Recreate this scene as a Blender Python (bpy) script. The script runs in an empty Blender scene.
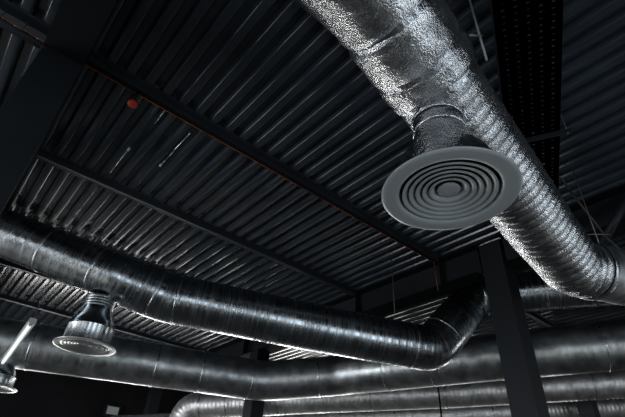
import bpy, bmesh, math, random
from mathutils import Vector, Matrix, noise
random.seed(7)
PI = math.pi
SC = bpy.context.scene
C = SC.collection

# ------------------------------------------------------------------ camera
CAMZ = 1.6
cam = bpy.data.cameras.new('camera'); cam.lens = 25.15; cam.sensor_width = 36.0
cam.clip_start = 0.05; cam.clip_end = 200
co = bpy.data.objects.new('camera', cam); C.objects.link(co)
R = Matrix(((0.7524, -0.4102, -0.5154), (-0.6568, -0.4086, -0.6338), (0.0494, 0.8154, -0.5768)))
co.rotation_mode = 'QUATERNION'; co.rotation_quaternion = R.to_quaternion(); co.location = (0, 0, CAMZ)
SC.camera = co

# ------------------------------------------------------------------ world, exposure
w = bpy.data.worlds.new('overcast'); SC.world = w; w.use_nodes = True
w.node_tree.nodes['Background'].inputs[0].default_value = (0.55, 0.68, 0.8, 1)
w.node_tree.nodes['Background'].inputs[1].default_value = 0.02
vs = SC.view_settings
vs.view_transform = 'Standard'; vs.look = 'None'; vs.gamma = 1; vs.use_curve_mapping = False
vs.exposure = 0.0
SC.cycles.denoising_prefilter = 'NONE'

# ------------------------------------------------------------------ low sun through the windows of the near wall
sun = bpy.data.lights.new('sun', 'SUN'); sun.energy = 12; sun.angle = .01; sun.color = (1, .95, .88)
so = bpy.data.objects.new('sun', sun); C.objects.link(so); so.location = (-8, -12, 9)
so.rotation_euler = Vector((.78, .46, -.42)).to_track_quat('-Z', 'Y').to_euler()

# ------------------------------------------------------------------ daylight through the windows
FLOOR, CEIL = 0.0, 5.35
YF, YN, XR, XL = 15.6, -3.5, 17.6, -6.5            # inner faces of the four walls
WZ0, WZ1, WW = 0.9, 3.1, 2.3
FAR_X = [1.9, 5.1, 8.3, 11.5, 14.7]     # windows of the far wall (centre x)
NEAR_X = [-3.0, 1.0, 5.0, 9.0]
RIGHT_Y = [-1.2, 7.5, 11.0, 14.0]
P_FAR, P_NEAR, P_RIGHT, P_LEFT = 250, 60, 60, 30
FSILL = {1.9: 2.5, 5.1: 1.9}                                  # sills of the far windows: the first is a high one
NZ0 = .2
def daylight(loc, rot, watts, col, h=WZ1-WZ0, wd=WW):
    l = bpy.data.lights.new('daylight', 'AREA'); l.shape = 'RECTANGLE'; l.size = wd; l.size_y = h
    l.energy = watts; l.color = col
    o = bpy.data.objects.new('daylight', l); o.location = loc; o.rotation_euler = rot; C.objects.link(o)
zc = (WZ0+WZ1)/2
LEFT_Y = [-2.2, 1.0, 4.2, 7.4, 10.6]
for y in LEFT_Y: daylight((XL-0.12, y, (.3+WZ1)/2), (PI/2, 0, -PI/2), P_LEFT*(7 if y > 5 else 1.3), (0.92, 0.96, 1.0), WZ1-.3)
for x in FAR_X:
    z0 = FSILL.get(x, .5); daylight((x, YF+0.12, (z0+WZ1)/2), (-PI/2, 0, 0), P_FAR*(WZ1-z0)/2.6*(1.7 if x < 3 else 1), (1.0, 0.985, 0.96), WZ1-z0)
for x in NEAR_X: daylight((x, YN-0.12, (NZ0+WZ1)/2), (PI/2, 0, 0), P_NEAR*(.35 if x > 8 else 1.1), (0.84, 0.93, 1.0), WZ1-NZ0)
for y in RIGHT_Y: daylight((XR+0.12, y, zc), (PI/2, 0, PI/2), P_RIGHT, (1.0, 0.985, 0.96))

# ------------------------------------------------------------------ materials
def mat(name, col, rough=.5, metal=0.0, spec=.5, var=0.0, vscale=3.0, bump=0.0, bscale=40.0, rvar=0.0):
    m = bpy.data.materials.new(name); m.use_nodes = True
    nt = m.node_tree; N = nt.nodes; L = nt.links; b = N['Principled BSDF']
    b.inputs['Base Color'].default_value = (*col, 1); b.inputs['Roughness'].default_value = rough
    b.inputs['Metallic'].default_value = metal; b.inputs['Specular IOR Level'].default_value = spec
    tc = N.new('ShaderNodeTexCoord')
    if var or rvar:
        n = N.new('ShaderNodeTexNoise'); n.inputs['Scale'].default_value = vscale; n.inputs['Detail'].default_value = 6
        L.new(tc.outputs['Object'], n.inputs['Vector'])
        if var:
            r = N.new('ShaderNodeValToRGB')
            r.color_ramp.elements[0].position = .3; r.color_ramp.elements[1].position = .7
            r.color_ramp.elements[0].color = (*[c*(1-var) for c in col], 1)
            r.color_ramp.elements[1].color = (*[min(1, c*(1+var)) for c in col], 1)
            L.new(n.outputs['Fac'], r.inputs['Fac']); L.new(r.outputs['Color'], b.inputs['Base Color'])
        if rvar:
            mr = N.new('ShaderNodeMapRange'); mr.inputs['From Min'].default_value = .3; mr.inputs['From Max'].default_value = .7
            mr.inputs['To Min'].default_value = rough-rvar; mr.inputs['To Max'].default_value = rough+rvar
            L.new(n.outputs['Fac'], mr.inputs['Value']); L.new(mr.outputs['Result'], b.inputs['Roughness'])
    if bump:
        n2 = N.new('ShaderNodeTexNoise'); n2.inputs['Scale'].default_value = bscale; n2.inputs['Detail'].default_value = 4
        L.new(tc.outputs['Object'], n2.inputs['Vector'])
        bp = N.new('ShaderNodeBump'); bp.inputs['Strength'].default_value = bump; bp.inputs['Distance'].default_value = .01
        L.new(n2.outputs['Fac'], bp.inputs['Height']); L.new(bp.outputs['Normal'], b.inputs['Normal'])
    return m

def rust_mat(name, base, amount):
    m = mat(name, base, .5, 0, .4); nt = m.node_tree; N = nt.nodes; L = nt.links; b = N['Principled BSDF']
    tc = N.new('ShaderNodeTexCoord'); n = N.new('ShaderNodeTexNoise'); n.inputs['Scale'].default_value = 2.2
    n.inputs['Detail'].default_value = 8; L.new(tc.outputs['Object'], n.inputs['Vector'])
    r = N.new('ShaderNodeValToRGB'); r.color_ramp.elements[0].position = .62-amount; r.color_ramp.elements[1].position = .72-amount
    r.color_ramp.elements[0].color = (*base, 1); r.color_ramp.elements[1].color = (.30, .07, .018, 1)
    L.new(n.outputs['Fac'], r.inputs['Fac']); L.new(r.outputs['Color'], b.inputs['Base Color'])
    return m

def spiral_mat(name, col, rough, strength=.35, stretch=38.0):
    """galvanised sheet: fine rings round the duct and faint blotches"""
    m = mat(name, col, rough, 1.0); nt = m.node_tree; N = nt.nodes; L = nt.links; b = N['Principled BSDF']
    uv = N.new('ShaderNodeTexCoord'); mp = N.new('ShaderNodeMapping'); mp.inputs['Scale'].default_value = (.7, stretch, 1)
    L.new(uv.outputs['UV'], mp.inputs['Vector'])
    n = N.new('ShaderNodeTexNoise'); n.inputs['Scale'].default_value = 1.0; n.inputs['Detail'].default_value = 4
    L.new(mp.outputs['Vector'], n.inputs['Vector'])
    n3 = N.new('ShaderNodeTexNoise'); n3.inputs['Scale'].default_value = 5; n3.inputs['Detail'].default_value = 5
    L.new(uv.outputs['Object'], n3.inputs['Vector'])
    r = N.new('ShaderNodeValToRGB'); r.color_ramp.elements[0].position = .3; r.color_ramp.elements[1].position = .7
    r.color_ramp.elements[0].color = (*[c*.55 for c in col], 1); r.color_ramp.elements[1].color = (*[min(1, c*1.25) for c in col], 1)
    L.new(n3.outputs['Fac'], r.inputs['Fac']); L.new(r.outputs['Color'], b.inputs['Base Color'])
    mr = N.new('ShaderNodeMapRange'); mr.inputs['From Min'].default_value = .3; mr.inputs['From Max'].default_value = .7
    mr.inputs['To Min'].default_value = rough-.09; mr.inputs['To Max'].default_value = rough+.12
    L.new(n.outputs['Fac'], mr.inputs['Value']); L.new(mr.outputs['Result'], b.inputs['Roughness'])
    bp = N.new('ShaderNodeBump'); bp.inputs['Strength'].default_value = strength; bp.inputs['Distance'].default_value = .006
    L.new(n.outputs['Fac'], bp.inputs['Height']); L.new(bp.outputs['Normal'], b.inputs['Normal'])
    return m

def foil_mat(name, col, rough, strength, scale):
    """crinkled aluminium foil"""
    m = mat(name, col, rough, 1.0); nt = m.node_tree; N = nt.nodes; L = nt.links; b = N['Principled BSDF']
    tc = N.new('ShaderNodeTexCoord')
    v = N.new('ShaderNodeTexVoronoi'); v.inputs['Scale'].default_value = scale; v.feature = 'F1'
    n0 = N.new('ShaderNodeTexNoise'); n0.inputs['Scale'].default_value = scale*.5; n0.inputs['Detail'].default_value = 3
    mx = N.new('ShaderNodeMixRGB'); mx.inputs[0].default_value = .12
    L.new(tc.outputs['Object'], n0.inputs['Vector']); L.new(tc.outputs['Object'], mx.inputs[1]); L.new(n0.outputs['Color'], mx.inputs[2])
    L.new(mx.outputs[0], v.inputs['Vector'])
    n = N.new('ShaderNodeTexNoise'); n.inputs['Scale'].default_value = scale*.9; n.inputs['Detail'].default_value = 8; n.inputs['Roughness'].default_value = .7
    L.new(tc.outputs['Object'], n.inputs['Vector'])
    ad = N.new('ShaderNodeMath'); ad.operation = 'ADD'
    L.new(v.outputs['Distance'], ad.inputs[0]); L.new(n.outputs['Fac'], ad.inputs[1])
    bp = N.new('ShaderNodeBump'); bp.inputs['Strength'].default_value = strength; bp.inputs['Distance'].default_value = .012
    L.new(ad.outputs[0], bp.inputs['Height']); L.new(bp.outputs['Normal'], b.inputs['Normal'])
    n4 = N.new('ShaderNodeTexNoise'); n4.inputs['Scale'].default_value = 7; n4.inputs['Detail'].default_value = 6
    L.new(tc.outputs['Object'], n4.inputs['Vector'])
    r = N.new('ShaderNodeValToRGB'); r.color_ramp.elements[0].position = .32; r.color_ramp.elements[1].position = .6
    r.color_ramp.elements[0].color = (*[c*.5 for c in col], 1); r.color_ramp.elements[1].color = (*col, 1)
    L.new(n4.outputs['Fac'], r.inputs['Fac']); L.new(r.outputs['Color'], b.inputs['Base Color'])
    return m

M_DECK = mat('dark_coated_deck', (.027, .035, .044), .17, 0, .4, var=.3, vscale=1.3)
M_STEEL = mat('dark_blue_grey_steel', (.010, .0135, .017), .55, 0, .3, var=.25, vscale=2)
M_PURLIN = mat('purlin_primer', (.022, .028, .035), .45, 0, .4, var=.25, vscale=2)
M_PIPE = mat('grey_painted_pipe', (.07, .08, .09), .5)
M_BLACK = mat('black_painted_steel', (.005, .006, .007), .85, 0, .1)
M_EDGE = mat('worn_steel_edge', (.10, .105, .11), .4, .5)
M_RUST = rust_mat('rust_streaked_edge', (.02, .024, .028), .24)
M_RUST2 = rust_mat('lightly_rusted_edge', (.02, .024, .028), .06)
M_WALL = mat('dark_wall_plaster', (.010, .010, .011), .9, 0, .2, var=.4, vscale=.8)
M_FLOOR = mat('concrete_floor', (.09, .09, .09), .6, 0, .4, var=.25, vscale=1.5)
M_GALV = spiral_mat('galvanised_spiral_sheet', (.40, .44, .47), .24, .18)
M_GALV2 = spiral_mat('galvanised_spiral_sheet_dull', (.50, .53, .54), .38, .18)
M_BAND = mat('galvanised_band', (.5, .53, .55), .3, 1.0, rvar=.08, vscale=12, bump=.2)
M_FOIL = foil_mat('crinkled_foil_wrap', (.66, .68, .70), .26, .30, 46)
M_FOIL2 = foil_mat('fine_crinkled_foil', (.62, .64, .66), .26, .30, 50)
M_NECK = foil_mat('neck_foil', (.45, .47, .49), .24, .34, 42)
M_TAPE = foil_mat('foil_tape', (.55, .58, .62), .24, .30, 30)
M_GREY = mat('grey_painted_aluminium', (.31, .345, .36), .30, 0, .5)
M_PLAIN = mat('plain_galvanised_sheet', (.42, .45, .47), .22, 1.0, rvar=.06, vscale=9)
M_SHINY = mat('glossy_aluminium', (.6, .62, .63), .30, .9)
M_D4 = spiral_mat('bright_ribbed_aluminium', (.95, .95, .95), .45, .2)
M_DARK = mat('dark_plenum_lining', (.02, .02, .02), .8)  # near-black matte colour of the damper plate and spider bracket
M_RED = mat('red_plastic', (.42, .035, .02), .4)
M_ORANGE = mat('orange_primed_rod', (.22, .06, .015), .6)
M_ROD = mat('zinc_rod', (.16, .17, .18), .45, .6)
M_WIRE = mat('dark_wire', (.03, .03, .032), .5)
M_CONDUIT = mat('zinc_conduit', (.55, .57, .6), .25, 1.0)
M_WHITE = mat('white_enamel', (.6, .62, .62), .4)
M_FRAME = mat('window_frame_paint', (.03, .03, .03), .5)
M_GLASS = bpy.data.materials.new('window_glass'); M_GLASS.use_nodes = True
_b = M_GLASS.node_tree.nodes['Principled BSDF']; _b.inputs['Transmission Weight'].default_value = 1; _b.inputs['Roughness'].default_value = 0; _b.inputs['IOR'].default_value = 1.02
M_TUBE = bpy.data.materials.new('lit_tube'); M_TUBE.use_nodes = True
_b = M_TUBE.node_tree.nodes['Principled BSDF']; _b.inputs['Base Color'].default_value = (.8, .8, .8, 1)
_b.inputs['Emission Color'].default_value = (.93, 1, .98, 1); _b.inputs['Emission Strength'].default_value = .8

# ------------------------------------------------------------------ helpers
def wloc(p):
    v = Vector((0, 0, 0))
    while p is not None: v += p.location; p = p.parent
    return v
def obj(name, bm, mats, parent=None, smooth=False, origin=None):
    """link a bmesh (in world coordinates) as one mesh object, local to its parent"""
    off = wloc(parent)
    if parent is None and origin is not None: off = Vector(origin)
    bmesh.ops.translate(bm, verts=bm.verts, vec=-off)
    me = bpy.data.meshes.new(name); bm.to_mesh(me); bm.free()
    for m in (mats if isinstance(mats, (list, tuple)) else [mats]): me.materials.append(m)
    if smooth:
        for p in me.polygons: p.use_smooth = True
    o = bpy.data.objects.new(name, me); C.objects.link(o)
    if parent is not None: o.parent = parent
    elif origin is not None: o.location = origin
    return o
def tag(o, label=None, cat=None, group=None, kind=None):
    for k, v in (('label', label), ('category', cat), ('group', group), ('kind', kind)):
        if v: o[k] = v
    return o
def thing(name, label, cat, loc=(0, 0, 0), group=None):
    o = bpy.data.objects.new(name, None); o.location = loc; o.empty_display_size = .1; C.objects.link(o)
    return tag(o, label, cat, group)
def add_box(bm, x0, x1, y0, y1, z0, z1, mi=0, bev=0.0):
    r = bmesh.ops.create_cube(bm, size=1)
    vs_ = r['verts']
    for v in vs_: v.co = Vector(((x0+x1)/2+v.co.x*(x1-x0), (y0+y1)/2+v.co.y*(y1-y0), (z0+z1)/2+v.co.z*(z1-z0)))
    fs = {f for v in vs_ for f in v.link_faces}
    for f in fs: f.material_index = mi
    if bev:
        es = {e for v in vs_ for e in v.link_edges}
        rr = bmesh.ops.bevel(bm, geom=list(es), offset=bev, segments=2, affect='EDGES', profile=.6)
        for f in rr['faces']: f.material_index = mi
def box(*a, **k):
    bm = bmesh.new(); add_box(bm, *a, **k); return bm
def add_profile(bm, prof, a, b, side, up, mi=None, close=True, caps=True):
    """extrude a closed 2D outline (side, up) from point a to point b"""
    a = Vector(a); b = Vector(b); side = Vector(side); up = Vector(up)
    A = [bm.verts.new(a+side*p[0]+up*p[1]) for p in prof]; B = [bm.verts.new(b+side*p[0]+up*p[1]) for p in prof]
    n = len(prof)
    for i in range(n if close else n-1):
        f = bm.faces.new((A[i], A[(i+1) % n], B[(i+1) % n], B[i]))
        if mi: f.material_index = mi[i]
    if caps and close:
        bm.faces.new(A[::-1]); bm.faces.new(B)
    bmesh.ops.recalc_face_normals(bm, faces=bm.faces)
def frames(pts):
    """parallel transported frames along a dense polyline"""
    T = []
    for i in range(len(pts)):
        a = pts[max(0, i-1)]; b = pts[min(len(pts)-1, i+1)]; T.append((b-a).normalized())
    up = Vector((0, 0, 1)) if abs(T[0].z) < .9 else Vector((0, 1, 0))
    n = (up-T[0]*up.dot(T[0])).normalized(); out = []
    for t in T:
        n = (n-t*n.dot(t)).normalized(); out.append((n.copy(), t.cross(n).normalized()))
    return out, T
def fillet(pts, rad):
    """round the corners of a control polyline with arcs of radius rad (a number or one per point)"""
    P = [Vector(p) for p in pts]; out = [P[0]]
    for i in range(1, len(P)-1):
        r = rad[i] if isinstance(rad, (list, tuple)) else rad
        a = (P[i-1]-P[i]); b = (P[i+1]-P[i]); la, lb = a.length, b.length; a.normalize(); b.normalize()
        ang = a.angle(b); t = r/math.tan(ang/2) if ang < PI-1e-3 else 0
        t = min(t, la*.48, lb*.48)
        if t < 1e-4: out.append(P[i]); continue
        s, e = P[i]+a*t, P[i]+b*t
        for k in range(13):
            u = k/12; out.append(s*(1-u)**2+P[i]*2*u*(1-u)+e*u*u)
    out.append(P[-1]); return out
class Path:
    def __init__(s, pts, rad=.8):
        s.p = fillet(pts, rad); s.c = [0]
        for i in range(1, len(s.p)): s.c.append(s.c[-1]+(s.p[i]-s.p[i-1]).length)
        s.L = s.c[-1]
    def at(s, d):
        d = max(0, min(s.L, d)); lo = 0
        for i in range(1, len(s.c)):
            if s.c[i] >= d: lo = i-1; break
        seg = s.c[lo+1]-s.c[lo]; u = (d-s.c[lo])/seg if seg else 0
        return s.p[lo].lerp(s.p[lo+1], u)
    def near(s, q):
        q = Vector(q); best = min(range(0, int(s.L/.02)+1), key=lambda i: (s.at(i*.02)-q).length); return best*.02
def tube(path, s0, s1, rfun, ds=.02, seg=56, disp=None, cap=False, mi=0):
    bm = bmesh.new(); uvl = bm.loops.layers.uv.new('UVMap')
    n = max(2, int(round((s1-s0)/ds))); S = [s0+(s1-s0)*i/n for i in range(n+1)]
    pts = [path.at(x) for x in S]; F, T = frames(pts); rings = []
    for i, s in enumerate(S):
        r = rfun(s); ring = []
        for k in range(seg):
            a = 2*PI*k/seg; d = F[i][0]*math.cos(a)+F[i][1]*math.sin(a); p = pts[i]+d*r
            if disp: p = pts[i]+d*(r+disp(p, s, a))
            ring.append(bm.verts.new(p))
        rings.append(ring)
    for i in range(n):
        for k in range(seg):
            k2 = (k+1) % seg
            f = bm.faces.new((rings[i][k], rings[i][k2], rings[i+1][k2], rings[i+1][k])); f.smooth = True; f.material_index = mi
            for lp, (u, v) in zip(f.loops, ((k, i), (k+1, i), (k+1, i+1), (k, i+1))): lp[uvl].uv = (u/seg*2, S[v])
    if cap: bm.faces.new(rings[0]); bm.faces.new(rings[-1])
    bmesh.ops.recalc_face_normals(bm, faces=bm.faces)
    return bm
def rod(bm, a, b, r=.004, seg=10):
    a = Vector(a); b = Vector(b); t = (b-a).normalized()
    n = t.orthogonal().normalized(); m = t.cross(n)
    A = []; B = []
    for k in range(seg):
        d = n*math.cos(2*PI*k/seg)*r+m*math.sin(2*PI*k/seg)*r
        A.append(bm.verts.new(a+d)); B.append(bm.verts.new(b+d))
    for k in range(seg):
        f = bm.faces.new((A[k], A[(k+1) % seg], B[(k+1) % seg], B[k])); f.smooth = True
    bm.faces.new(A[::-1]); bm.faces.new(B)
    bmesh.ops.recalc_face_normals(bm, faces=bm.faces)
def lathe(prof, centre, seg=96, closed=False, bm=None, ax=None):
    """spin an (r, z) outline about a vertical axis through centre"""
    bm = bm or bmesh.new(); c = Vector(centre); R_ = []
    for r, z in prof:
        if r < 1e-6: R_.append([bm.verts.new(c+Vector((0, 0, z)))]*seg)
        else: R_.append([bm.verts.new(c+Vector((r*math.cos(2*PI*k/seg), r*math.sin(2*PI*k/seg), z))) for k in range(seg)])
    n = len(prof)
    for i in range(n if closed else n-1):
        A, B = R_[i], R_[(i+1) % n]
        for k in range(seg):
            q = [A[k], A[(k+1) % seg], B[(k+1) % seg], B[k]]; u = []
            for v in q:
                if v not in u: u.append(v)
            if len(u) > 2: bm.faces.new(u).smooth = True
    bmesh.ops.recalc_face_normals(bm, faces=bm.faces)
    return bm
def autosmooth(o, deg=35):
    for p in o.data.polygons: p.use_smooth = True
    o.data.set_sharp_from_angle(angle=math.radians(deg)); return o

# ------------------------------------------------------------------ the shell
def struct(name, bm, m): return tag(obj(name, bm, m), kind='structure')
struct('floor', box(XL-.3, XR+.3, YN-.3, YF+.3, -.2, 0), M_FLOOR)
# corrugated roof deck: trapezoid ribs running front to back
bm = bmesh.new(); PITCH = .2045; lowf, web, DEPTH = .088, .030, .070
x = 1.366-PITCH*40-lowf/2; prof = []
while x < XR+.3:
    e = .008
    prof += [(x, e*.35), (x+e, 0), (x+lowf-e, 0), (x+lowf, e*.35), (x+lowf+e*.6, e*1.4), (x+lowf+web, DEPTH), (x+PITCH-web, DEPTH), (x+PITCH-e*.6, e*1.4)]
    x += PITCH
y0, y1 = YN-.3, YF+.3
A = [bm.verts.new((p[0], y0, CEIL+p[1])) for p in prof]; B = [bm.verts.new((p[0], y1, CEIL+p[1])) for p in prof]
for i in range(len(prof)-1): bm.faces.new((A[i], B[i], B[i+1], A[i+1]))
for f in bm.faces: f.smooth = True
ceiling = struct('ceiling', bm, M_DECK); ceiling.data.set_sharp_from_angle(angle=math.radians(50))
bmc = box(XL-.3, XR+.3, YN-.3, YF+.3, CEIL+.12, CEIL+.2)
struct('roof_slab_1', bmc, M_BLACK)  # black roof slab above the deck, out of view, closing the shell

def wall(name, axis, pos, out, lo, hi, centres, sill=lambda c: WZ0):
    """a 0.25 m wall with a row of window openings"""
    bm = bmesh.new(); a, b = sorted((pos, pos+out*.25))
    def put(u0, u1, z0, z1):
        if axis == 'y': add_box(bm, u0, u1, a, b, z0, z1)
        else: add_box(bm, a, b, u0, u1, z0, z1)
    cs = sorted(centres); prev = lo
    if cs:
        put(lo, hi, WZ1, CEIL+.12)
        for c in cs: put(prev, c-WW/2, 0, WZ1); put(c-WW/2, c+WW/2, 0, sill(c)); prev = c+WW/2
        put(prev, hi, 0, WZ1)
    else: put(lo, hi, 0, CEIL+.12)
    struct(name, bm, M_WALL)
wall('wall_far', 'y', YF, 1, XL-.25, XR+.25, FAR_X, lambda c: FSILL.get(c, .5))
wall('wall_near', 'y', YN, -1, XL-.25, XR+.25, NEAR_X, lambda c: NZ0)
wall('wall_right', 'x', XR, 1, YN, YF, RIGHT_Y)
wall('wall_left', 'x', XL, -1, YN, YF, LEFT_Y, lambda c: .3)
nwin = [0]
def window(axis, pos, c, WZ0=WZ0):
    nwin[0] += 1; bm = bmesh.new(); t = .05
    def put(u0, u1, z0, z1, w=.03):
        if axis == 'y': add_box(bm, u0, u1, pos-w, pos+w, z0, z1)
        else: add_box(bm, pos-w, pos+w, u0, u1, z0, z1)
    put(c-WW/2, c+WW/2, WZ0, WZ0+t); put(c-WW/2, c+WW/2, WZ1-t, WZ1)
    put(c-WW/2, c-WW/2+t, WZ0+t, WZ1-t); put(c+WW/2-t, c+WW/2, WZ0+t, WZ1-t); put(c-.02, c+.02, WZ0+t, WZ1-t)
    o = struct('window_%d' % nwin[0], bm, M_FRAME)
for x in FAR_X: window('y', YF+.06, x, FSILL.get(x, .5))
for x in NEAR_X: window('y', YN-.06, x, NZ0)
for y in RIGHT_Y: window('x', XR+.06, y)
for y in LEFT_Y: window('x', XL-.06, y, .3)

# ------------------------------------------------------------------ steel frame
def bolts(bm, pts, r=.012, h=.012, dirv=(0, 0, -1)):
    for p in pts:
        p = Vector(p); rod(bm, p, p+Vector(dirv)*h, r, 6)
def main_beam(name_label, xc, y0, y1, wd=.34, h=.50):
    t = thing('roof_beam', name_label, 'beam', (xc, (y0+y1)/2, CEIL-h))
    zb = CEIL-h
    obj('web', box(xc-.008, xc+.008, y0, y1, zb+.02, CEIL-.02), M_STEEL, t)
    obj('bottom_flange', box(xc-wd/2, xc+wd/2, y0, y1, zb, zb+.02, bev=.003), M_BLACK, t)
    obj('top_flange', box(xc-wd/2, xc+wd/2, y0, y1, CEIL-.02, CEIL-.001), M_BLACK, t)
    # web stiffeners where the purlins meet
    for k in range(-2, 6):
        y = 3.72+1.99*k
        if y0+.05 < y < y1:
            bm = bmesh.new()
            add_box(bm, xc-wd/2+.02, xc-.008, y-.006, y+.006, zb+.02, CEIL-.02); add_box(bm, xc+.008, xc+wd/2-.02, y-.006, y+.006, zb+.02, CEIL-.02)
            obj('stiffener', bm, M_STEEL, t)
    return t
X1, X2, X3 = -.222, 6.03, 12.03
b1 = main_beam('black steel roof beam crossing the top left corner above the column', X1, YN, YF)
b2 = main_beam('dark steel roof beam with its web in view above the long middle duct', X2, 3.05, YF)
b2b = main_beam('dark steel roof beam piece right of the steel column and behind the foil duct', X2, YN, 2.61)
b3 = main_beam('dark steel roof beam in the right background beyond the near foil duct', X3, YN, YF)

def column(label, x0, x1, y0, y1, top, group=None):
    t = thing('steel_column', label, 'column', ((x0+x1)/2, (y0+y1)/2, 0), group)
    obj('shaft', box(x0, x1, y0, y1, .02, top-.02, bev=.006), M_STEEL, t)
    obj('cap_plate', box(x0-.012, x1+.012, y0-.012, y1+.012, top-.02, top), M_STEEL, t)
    bm = box(x0-.08, x1+.08, y0-.08, y1+.08, 0, .02)
    bolts(bm, [(x, y, .02) for x in (x0-.05, x1+.05) for y in (y0-.05, y1+.05)], dirv=(0, 0, 1), h=.03)
    obj('base_plate', bm, M_STEEL, t)
    return t
BB = CEIL-.5
c1 = column('wide dark steel column at the upper left edge in front of everything', -.39, -.055, 3.38, 3.72, BB)
column('dark square steel column standing right of the duct elbow at lower right', 5.99, 6.31, 2.65, 3.01, CEIL-.002)
column('dark steel column crossing behind the lower duct near its left bend', 5.86, 6.2, 8.95, 9.29, BB)
column('dark steel column against the far wall beside the bright duct end', 5.86, 6.2, 14.9, 15.24, BB)
column('dark column stub at the bottom edge near the right corner behind the lower ducts', 11.9, 12.24, 4.0, 4.34, BB)

def purlin(label, xa, xb, y, rust=None, group=None):
    """Z section hung under the deck: near web, bottom flange and lip, top flange"""
    z0, z1, wf, tk = CEIL-.072, CEIL-.001, .075, .005
    t = thing('purlin', label, 'purlin', ((xa+xb)/2, y, z0), group)
    obj('web', box(xa, xb, y, y+tk, z0, z1), M_PURLIN, t)
    obj('top_flange', box(xa, xb, y-wf, y, z1-tk, z1), M_PURLIN, t)
    obj('bottom_flange', box(xa, xb, y+tk, y+wf, z0, z0+tk), M_PURLIN if rust != 'edge' else M_BLACK, t)
    obj('lip', box(xa, xb, y+wf, y+wf+.010, z0-.004, z0+.02), {None: M_PURLIN, 'edge': M_RUST, 'orange': M_ORANGE, 'light': M_RUST2}[rust], t)
    return t
PY = lambda k: 3.69+1.99*k
purlin('roof purlin with rusty orange lower edge carrying the red detector', -.05, 5.86, PY(0), 'edge')
purlin('plain grey roof purlin across mid-ceiling just above the middle duct', -.05, 5.86, PY(1))
purlin('short orange-edged roof purlin stub left of the top left beam', -6.0, -.39, PY(0), 'orange')
purlin('roof purlin passing over the foil duct at the top', -.05, 5.86, PY(-1), 'light')
purlin('roof purlin hidden mostly behind the left part of the middle duct', -.05, 5.86, PY(2))
purlin('thin purlin seen between middle duct and lower duct, nearer one', -.05, 5.86, PY(3))
purlin('thin purlin seen between middle duct and lower duct, farther one', -.05, 5.86, PY(4))
purlin('roof purlin in the right background bay beyond the column', 6.2, 11.86, PY(-1), 'light')
purlin('roof purlin of the far bay behind the middle duct elbow', 6.2, 11.86, PY(0))

# ------------------------------------------------------------------ ducts
def band(path, s, r, wd=.035, parent=None, m=None, t=.008, name='joint_band'):
    p = path.at
    S = [s-wd/2, s-wd/2+.003, s+wd/2-.003, s+wd/2]
    def rf(x):
        e = min(x-(s-wd/2), (s+wd/2)-x); return r+t*min(1, max(0, e)/.006)-.001
    return obj(name, tube(path, s-wd/2, s+wd/2, rf, ds=.006, seg=64), m or M_BAND, parent)
def lerpf(keys):
    def f(s):
        if s <= keys[0][0]: return keys[0][1]
        for (a, ra), (b, rb) in zip(keys, keys[1:]):
            if s <= b: return ra+(rb-ra)*(s-a)/(b-a)
        return keys[-1][1]
    return f
def spiral_disp(pitch, amp, wob=.0015):
    def d(p, s, a):
        ph = ((s+pitch*a/(2*PI)) % pitch)/pitch
        return amp*max(0, 1-abs(ph-.5)*8)+wob*noise.noise(p*3.1)
    return d
def spiral_duct(name, label, pts, rad, rkeys, joints, m, pitch=.12, amp=.0035, ds=.02, corner=None):
    pa = Path(pts, rad); mid = pa.at(pa.L/2)
    t = thing(name, label, 'duct', tuple(mid))
    rk = lerpf([(pa.near(q), r) for q, r in rkeys]); js = sorted(pa.near(q) for q in joints)
    edges = [0]+js+[pa.L]
    for a, b in zip(edges, edges[1:]):
        if b-a < .05: continue
        obj('duct_section', tube(pa, a, b, rk, ds=ds, disp=spiral_disp(pitch, amp)), m, t)
    for s in js: band(pa, s, rk(s), parent=t)
    return t, pa, rk

# duct 2: the long one through the middle
D2 = [(-6.4, 7.4, 4.52), (-.35, 6.60, 4.55), (1.42, 5.83, 4.10), (2.1, 5.68, 3.99), (3.80, 4.85, 3.88), (5.88, 4.05, 3.86), (6.72, 3.62, 4.88), (7.3, 2.6, 4.90), (8.4, .8, 4.90)]
duct2, p2, r2 = spiral_duct('ventilation_duct', 'long galvanised duct crossing mid-picture from left edge to the elbow by the column', D2,
    [.3, .5, .7, .7, .7, .38, .4, .5, .5], [((0, 6.7, 4.5), .30), ((1.4, 5.9, 4.05), .31), ((1.9, 5.75, 4.0), .335), ((5.6, 4.1, 3.87), .34), ((6.7, 3.7, 4.7), .335)],
    [(-.35, 6.8, 4.5), (.62, 6.33, 4.25), (1.22, 6.03, 4.1), (1.95, 5.75, 4.0), (2.25, 5.6, 3.98), (5.5, 4.18, 3.87), (6.1, 3.95, 4.1), (6.75, 3.5, 4.95), (7.3, 2.7, 5.0)], M_GALV)
# duct 3: below it, bending at the picture's lower middle
D3 = [(-6.4, 11.1, 3.85), (.9, 9.43, 3.86), (5.55, 8.12, 3.93), (6.7, 6.95, 4.10), (7.55, 4.15, 4.12), (8.9, 1.4, 4.23), (10.3, -1.6, 4.23)]
duct3, p3, r3 = spiral_duct('ventilation_duct', 'galvanised duct below the middle one with a bend at lower centre', D3,
    [.5, .5, 1.0, .8, 1.2, .8, .5], [((0, 9.6, 3.85), .40), ((9, 1.4, 4.2), .40)],
    [(1.3, 9.3, 3.86), (3.35, 8.75, 3.9), (4.2, 8.5, 3.9), (5.2, 8.2, 3.93), (6.4, 7.3, 4.05), (7.0, 5.9, 4.1), (7.3, 5.0, 4.1), (7.85, 3.5, 4.15), (8.4, 2.4, 4.2), (8.7, 1.8, 4.2)], M_GALV2)
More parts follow.
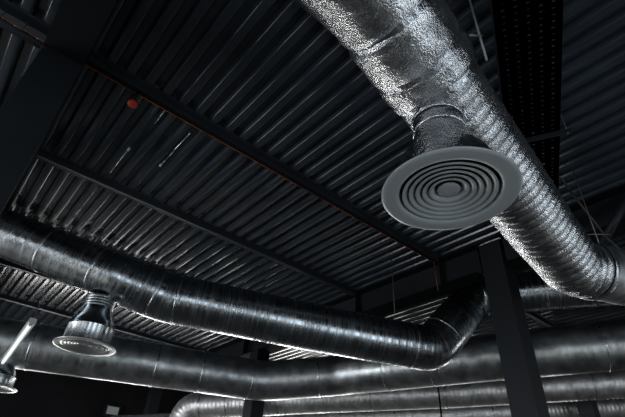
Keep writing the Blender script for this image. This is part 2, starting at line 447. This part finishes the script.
# duct 4: behind, lit from the far windows, its left end turns down
D4 = [(5.30, 11.25, 1.2), (5.30, 11.12, 3.72), (7.12, 8.80, 3.91), (9.43, 6.1, 4.12), (11.35, 3.04, 4.29), (13.6, -.6, 4.5)]
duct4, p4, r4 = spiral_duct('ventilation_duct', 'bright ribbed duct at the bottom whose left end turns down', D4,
    [.3, .42, 1, 1, 1, .3], [((5, 11, 3), .315), ((11, 3, 4), .315)],
    [(5.30, 11.2, 2.6), (5.6, 10.75, 3.75), (6.0, 10.2, 3.8), (6.8, 9.2, 3.88), (8.2, 7.5, 4.0), (9.3, 6.2, 4.1), (10.4, 4.5, 4.2), (11.0, 3.6, 4.25)], M_D4, pitch=.1, amp=.012)
D5 = [(4.9, 14.9, 3.5), (8.3, 10.2, 3.74), (10.85, 7.1, 3.97), (13.64, 3.83, 4.26), (16.5, .3, 4.5)]
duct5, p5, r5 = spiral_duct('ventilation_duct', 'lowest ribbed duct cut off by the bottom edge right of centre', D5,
    [.3, 1, 1, 1, .3], [((8, 10, 3.7), .315), ((13, 4, 4), .315)],
    [(8.6, 9.8, 3.8), (9.9, 8.2, 3.9), (11.5, 6.3, 4.0), (12.8, 4.8, 4.1)], M_D4, pitch=.1, amp=.012)

# duct 1: foil wrapped, large, in the foreground
D1 = [(-1.6, .77, 4.36), (1.15, .86, 4.10), (1.93, .97, 3.95), (3.55, 1.15, 3.72), (4.12, 1.18, 3.60), (5.0, .87, 3.66), (8.4, -.3, 4.2)]
D1 = [(a-.022, b+.02, c) for a, b, c in D1]
p1 = Path(D1, [.3, .8, .8, .8, .14, .6, .3])
t1 = thing('foil_insulated_duct', 'big crinkled foil-wrapped duct sweeping from top centre down to the right edge', 'duct', (1.8, .91, 3.8))
sA, sB, sC = p1.near((1.22, .88, 4.08)), p1.near((1.54, .91, 4.02)), p1.near((1.66, .93, 4.0))
sD, sE = p1.near((4.30, 1.12, 3.61)), p1.near((5.8, .7, 3.9))
def crumple(amp, sc=7.0):
    def d(p, s, a):
        q = Vector((p.x*sc, p.y*sc, p.z*sc))
        return amp*(noise.turbulence(q, 3, False)*.9-.3)+amp*.8*noise.noise(q*.33)
    return d
def cuffed(r, a, b, drop=.02, wd=.05):
    def f(s):
        e = min(s-a, b-s); return r-drop*max(0, 1-e/wd)**2
    return f
obj('wrapped_section', tube(p1, 0, sA, cuffed(.314, -9, sA), ds=.018, seg=120, disp=crumple(.007)), M_FOIL, t1)
obj('wrapped_section', tube(p1, sA, sB, cuffed(.316, sA, sB), ds=.014, seg=120, disp=crumple(.007)), M_FOIL, t1)
obj('wrapped_section', tube(p1, sB, sC+.06, cuffed(.318, sB, sC+.06), ds=.012, seg=120, disp=crumple(.010)), M_FOIL, t1)
def ribs(pitch, amp, cr):
    c = crumple(cr, 9.0)
    def d(p, s, a):
        ph = ((s+pitch*a/(2*PI)+.012*noise.noise(p*4)) % pitch)/pitch
        return amp*min(1, .25+max(0, s-sC)*.9)*(math.sin(PI*ph)**.6-.5)+c(p, s, a)
    return d
obj('flexible_section', tube(p1, sC+.05, sD, lambda s: .288-.012*(s-sC), ds=.010, seg=110, disp=ribs(.085, .020, .003)), M_FOIL2, t1)
obj('flexible_section', tube(p1, sD, p1.L, lambda s: .262, ds=.02, seg=80, disp=ribs(.078, .004, .002)), M_GALV2, t1)
for s, r_ in ((sA, .304), (sB, .306), (sC+.055, .308)):
    obj('foil_tape_joint', tube(p1, s-.035, s+.035, lambda x: r_, ds=.007, seg=110, disp=crumple(.006, 14)), M_TAPE, t1)
band(p1, sD, .268, .04, t1, M_BAND)

# ------------------------------------------------------------------ round ceiling diffusers
def diffuser(label, c, zd, Rf, neck_r, m_neck, bands=3):
    """c: point of the duct axis above; zd: height of the face"""
    x, y, za = c
    t = thing('round_diffuser', label, 'air diffuser', (x, y, zd))
    h = za-zd; z_top = h-.26; cone0 = .30*h
    def disp_l(bm, amp):
        for v in bm.verts:
            q = v.co*11; d = amp*(noise.turbulence(q, 3, False)-.4); v.co += Vector((v.co.x-x, v.co.y-y, 0)).normalized()*d
        return bm
    cone_top = (.55 if m_neck is M_NECK else .56)*h
    n = 16; pr = [(neck_r, z_top+(cone_top-z_top)*i/n) for i in range(n+1)]
    obj('neck', disp_l(lathe(pr, (x, y, zd), 80), .006 if m_neck is M_NECK else 0), m_neck, t)
    foil = m_neck is M_NECK
    rb = Rf*(.80 if foil else .76); pr = []; zb = .10*h if foil else .27*h
    for i in range(15):
        u = i/14; e = u*u*(3-2*u)*.65+u*.35; pr.append((neck_r+(rb-neck_r)*e, cone_top+(zb-cone_top)*u))
    pr += [(rb+.006, zb-.01), (rb+.006, zb-.02), (rb, zb-.03), (rb, .012)]
    obj('plenum_cone', disp_l(lathe(pr, (x, y, zd), 96), .007 if m_neck is M_NECK else 0), m_neck, t)
    for i in range(bands):
        z = cone_top+(z_top-.03-cone_top)*i/max(1, bands-1)
        obj('clamp_band', lathe([(neck_r+.001, z-.012), (neck_r+.008, z-.009), (neck_r+.008, z+.009), (neck_r+.001, z+.012)], (x, y, zd), 72), M_BAND if m_neck is not M_NECK else M_TAPE, t)
    # flange: wide slightly dished rim
    ro = Rf*.735
    pr = [(Rf, .010), (Rf+.002, .004), (Rf-.002, -.002), (Rf-.02, -.005), (ro+.03, -.003), (ro+.010, .002), (ro, .012), (ro-.002, .075), (ro+.004, .075), (ro+.01, .02), (Rf-.01, .012)]
    autosmooth(obj('flange', lathe(pr, (x, y, zd), 128, closed=True), M_GREY if foil else M_SHINY, t), 60)
    rr = [.685, .585, .485, .385, .285]
    for i, f in enumerate(rr):
        r = Rf*f; dz = .004*i
        pr = [(r, .004+dz), (r+.003, .0055+dz), (r+.003, .009+dz), (r-.008, .013+dz), (r-.022, .022+dz), (r-.034, .044+dz), (r-.036, .044+dz), (r-.026, .020+dz), (r-.014, .009+dz), (r-.003, .004+dz)]
        autosmooth(obj('ring', lathe(pr, (x, y, zd), 112, closed=True), M_GREY if foil else M_SHINY, t), 60)
    r = Rf*.17
    autosmooth(obj('centre_cone', lathe([(0, .022), (r*.5, .024), (r-.006, .026), (r, .031), (r-.004, .038), (r-.03, .058), (0, .06)], (x, y, zd), 80), M_GREY, t), 60)
    obj('damper_plate', lathe([(0, .10), (rb*.97, .10), (rb*.97, .104), (0, .104)], (x, y, zd), 64), M_DARK, t)
    bm = bmesh.new()
    for k in range(3):
        a = k*2*PI/3+.4; d = Vector((math.cos(a), math.sin(a), 0)); b0 = Vector((x, y, zd+.07))
        rod(bm, b0, b0+d*ro, .004, 6)
    obj('spider_bracket', bm, M_DARK, t)
    return t
diffuser('large grey round diffuser with concentric rings under the foil duct', (1.80, 1.01, 3.97), 3.11, .375, .155, M_NECK, 2)
diffuser('shiny round diffuser hanging below the middle duct at lower left', (1.35, 5.90, 4.06), 3.16, .36, .17, M_PLAIN, 4)
diffuser('partly cut off round diffuser at the left edge below the lower duct', (.97, 9.41, 3.86), 3.11, .37, .17, M_PLAIN, 3)

# ------------------------------------------------------------------ perforated cable tray, top right
def tray():
    a = Vector((-2.6, -1.93, 4.92)); b = Vector((5.75, 2.01, 4.92)); d = (b-a).normalized(); s = Vector((-d.y, d.x, 0)); L = (b-a).length; W = .5
    t = thing('cable_tray', 'black perforated cable tray running down behind the foil duct at upper right', 'cable tray', tuple((a+b)/2))
    bm = bmesh.new()
    cols = [0, .055, .08, .145, .17, .235, .26, .325, .35, .415, .44, .5]     # odd strips are slotted
    rows = [0]; 
    while rows[-1] < L-.06: rows += [rows[-1]+.045, rows[-1]+.06]
    V = {}
    def v(i, j):
        if (i, j) not in V: V[(i, j)] = bm.verts.new(a+d*rows[i]+s*(cols[j]-W/2))
        return V[(i, j)]
    for i in range(len(rows)-1):
        for j in range(len(cols)-1):
            if j % 2 == 1 and i % 2 == 1: continue
            bm.faces.new((v(i, j), v(i+1, j), v(i+1, j+1), v(i, j+1)))
    r = bmesh.ops.solidify(bm, geom=list(bm.faces), thickness=.0015)
    obj('perforated_base', bm, M_BLACK, t)
    for sg in (-1, 1):
        bm = bmesh.new()
        add_profile(bm, [(0, 0), (sg*.003, 0), (sg*.003, .085), (-sg*.012, .085), (-sg*.012, .082), (0, .082)], a+s*(sg*W/2), b+s*(sg*W/2), s, (0, 0, 1))
        obj('side_rail', bm, M_STEEL, t)
    # strut under the tray and its two hanging rods
    for q in (.18, .52, .76, .93):
        m = a+d*(L*q); w2 = W/2+.10
        st = thing('tray_support', {.18: 'strut hanger holding the near end of the cable tray overhead', .52: 'slotted strut under the cable tray next to the foil duct edge',
              .76: 'slanted strut crossing under the cable tray beside the ribbed duct', .93: 'strut hanger holding the cable tray end above the steel column'}[q], 'bracket', tuple(m))
        bm = bmesh.new()
        add_profile(bm, [(-.02, -.042), (.02, -.042), (.02, -.002), (.017, -.002), (.017, -.039), (-.017, -.039), (-.017, -.002), (-.02, -.002)], m-s*w2, m+s*w2, d, (0, 0, 1))
        obj('strut', bm, M_STEEL, st)
        for sg in (-1, 1):
            bm = bmesh.new(); e = m+s*(sg*(w2-.04)); rod(bm, e+Vector((0, 0, -.06)), (e.x, e.y, CEIL), .005, 8)
            rod(bm, e+Vector((0, 0, -.054)), e+Vector((0, 0, -.042)), .011, 6)
            obj('threaded_rod', bm, M_ROD, st)
tray()

# ------------------------------------------------------------------ hangers and wires
def hanger(label, pts, r=.005, m=M_ROD, cat='hanger rod', name='hanger_rod', extra=None):
    bm = bmesh.new()
    for a, b in zip(pts, pts[1:]): rod(bm, a, b, r)
    if extra: extra(bm)
    return tag(obj(name, bm, m, origin=pts[-1]), label, cat)
hanger('thin rod from the ceiling to the middle duct near the left edge', [(.68, 5.9, CEIL), (.68, 6.10, 4.53)], .008)
hanger('faint thin rod above the middle duct left of centre', [(3.24, 6.09, CEIL), (3.2, 5.35, 4.24)], .005, M_WIRE)
hanger('thin pale rod dropping to the middle duct right of centre', [(5.3, 4.26, CEIL), (5.3, 4.27, 4.19)], .006)
hanger('rusty orange rod hanging at the end of the orange-edged purlin', [(5.80, 3.75, 5.275), (5.80, 3.74, 4.74)], .008, M_ORANGE)
def crossbar(bm): rod(bm, (1.4693, .55, 3.76), (1.63, .55, 3.92), .006)
hanger('thin grey rod with a crossbar beside the foil duct at the top', [(1.605, .55, CEIL), (1.598, .55, 3.66)], .006, M_ROD, extra=crossbar)
def cb2(bm): rod(bm, (4.80, 1.2, 4.27), (5.0, 1.0, 4.27), .006)
hanger('faint thin rod with a crosspiece above the foil duct elbow', [(4.9, 1.09, CEIL), (4.9, 1.11, 3.9)], .006, M_ROD, extra=cb2)
hanger('dark slack cable running down behind the ribbed foil duct', [(4.6, 1.25, 5.3), (5.0, 1.22, 5.0), (5.35, 1.12, 4.45), (5.9, .95, 4.05)], .012, M_WIRE, 'cable', 'power_cable')
hanger('thin black strap between the two lowest ducts right of centre', [(7.72, 5.25, 4.3), (8.75, 5.95, 3.0)], .02, M_BLACK)
hanger('knee brace bar leaning beside the right edge under the far beam', [(5.79, 1.28, 4.6), (5.79, .73, 5.2)], .05, M_STEEL, 'brace', 'knee_brace')

# conduit lengths clipped in the deck
def conduit(label, x, ya, yb, z=5.33, yc=None):
    t = thing('electrical_conduit', label, 'conduit', (x, (ya+yb)/2, z))
    bm = bmesh.new(); rod(bm, (x, ya, z), (x, yb, z), .010, 12); obj('pipe', bm, M_CONDUIT, t)
    bm = bmesh.new(); yc = yc or ya; rod(bm, (x, yc-.02, z), (x, yc+.025, z), .015, 12); obj('coupling', bm, M_WHITE, t)
conduit('short bright conduit under the deck left of the two, below the red detector', .80, 4.78, 5.42)
conduit('short bright conduit under the deck, right one of two in mid-ceiling', 1.24, 3.95, 4.80, yc=4.78)
conduit('short pale conduit touching the rusty purlin right of the red detector', .85, 3.78, 4.16)
# detector
t = thing('fire_detector', 'small round red fire detector fixed under the orange-edged purlin', 'detector', (.50, 3.75, 5.07))
obj('base', lathe([(0, .07), (.045, .07), (.05, .05), (.05, .035), (0, .035)], (.50, 3.75, 5.07), 32), M_STEEL, t, smooth=False)
obj('housing', lathe([(.052, .045), (.056, .03), (.052, .012), (.036, 0), (0, -.004)], (.50, 3.75, 5.07), 32), M_RED, t, smooth=True)
bm = bmesh.new(); rod(bm, (.50, 3.75, 5.138), (.50, 3.75, 5.277), .012); obj('stem', bm, M_STEEL, t)
# pipe in the left bay
bm = bmesh.new(); rod(bm, (-3.5, 3.62, 5.06), (-.40, 3.62, 5.06), .035, 20)
t = thing('steel_pipe', 'dark grey pipe beside the orange-edged purlin in the top left corner', 'pipe', (-2, 3.62, 5.06)); obj('pipe', bm, M_PIPE, t)
for x in (-.62, -.80, -1.6):
    bm = bmesh.new(); rod(bm, (x, 3.62, 5.09), (x, 3.70, 5.34), .006)
    obj('clip_rod', bm, M_ROD, t)

# pendant linear lamp, lower left
A_, B_ = Vector((.77, 6.45, 3.45)), Vector((.915, 9.0, 3.45)); d = (B_-A_).normalized(); s = Vector((-d.y, d.x, 0)) * -1
t = thing('linear_lamp', 'white linear pendant lamp at the left edge in front of the lower duct', 'lamp', tuple((A_+B_)/2))
bm = bmesh.new(); add_profile(bm, [(-.05, 0), (.05, 0), (.04, .05), (-.04, .05)], A_, B_, s, (0, 0, 1)); obj('housing', bm, M_WHITE, t)
bm = bmesh.new(); rod(bm, A_+d*.04+Vector((0, 0, -.018)), B_-d*.04+Vector((0, 0, -.018)), .022, 16); obj('lamp_tube', bm, M_TUBE, t)
for e in (A_, B_):
    bm = bmesh.new(); u = d if e is A_ else -d
    rod(bm, e+Vector((0, 0, -.02)), e+u*.05+Vector((0, 0, -.02)), .026, 16); obj('end_cap', bm, M_WHITE, t)
bm = bmesh.new(); rod(bm, A_+d*.02+Vector((0, 0, .05)), (A_.x, A_.y, CEIL-.004), .006); obj('suspension_wire', bm, M_WIRE, t)

# small box on the far wall
t = thing('wall_junction_box', 'small grey box with a pale cover on the dark wall below the lower duct', 'box', (4.95, YF, 4.0))
obj('case', box(4.72, 5.2, YF-.16, YF, 3.86, 4.20, bev=.01), M_STEEL, t)
obj('cover', box(4.78, 5.14, YF-.175, YF-.16, 3.92, 4.14, bev=.004), M_WHITE, t)
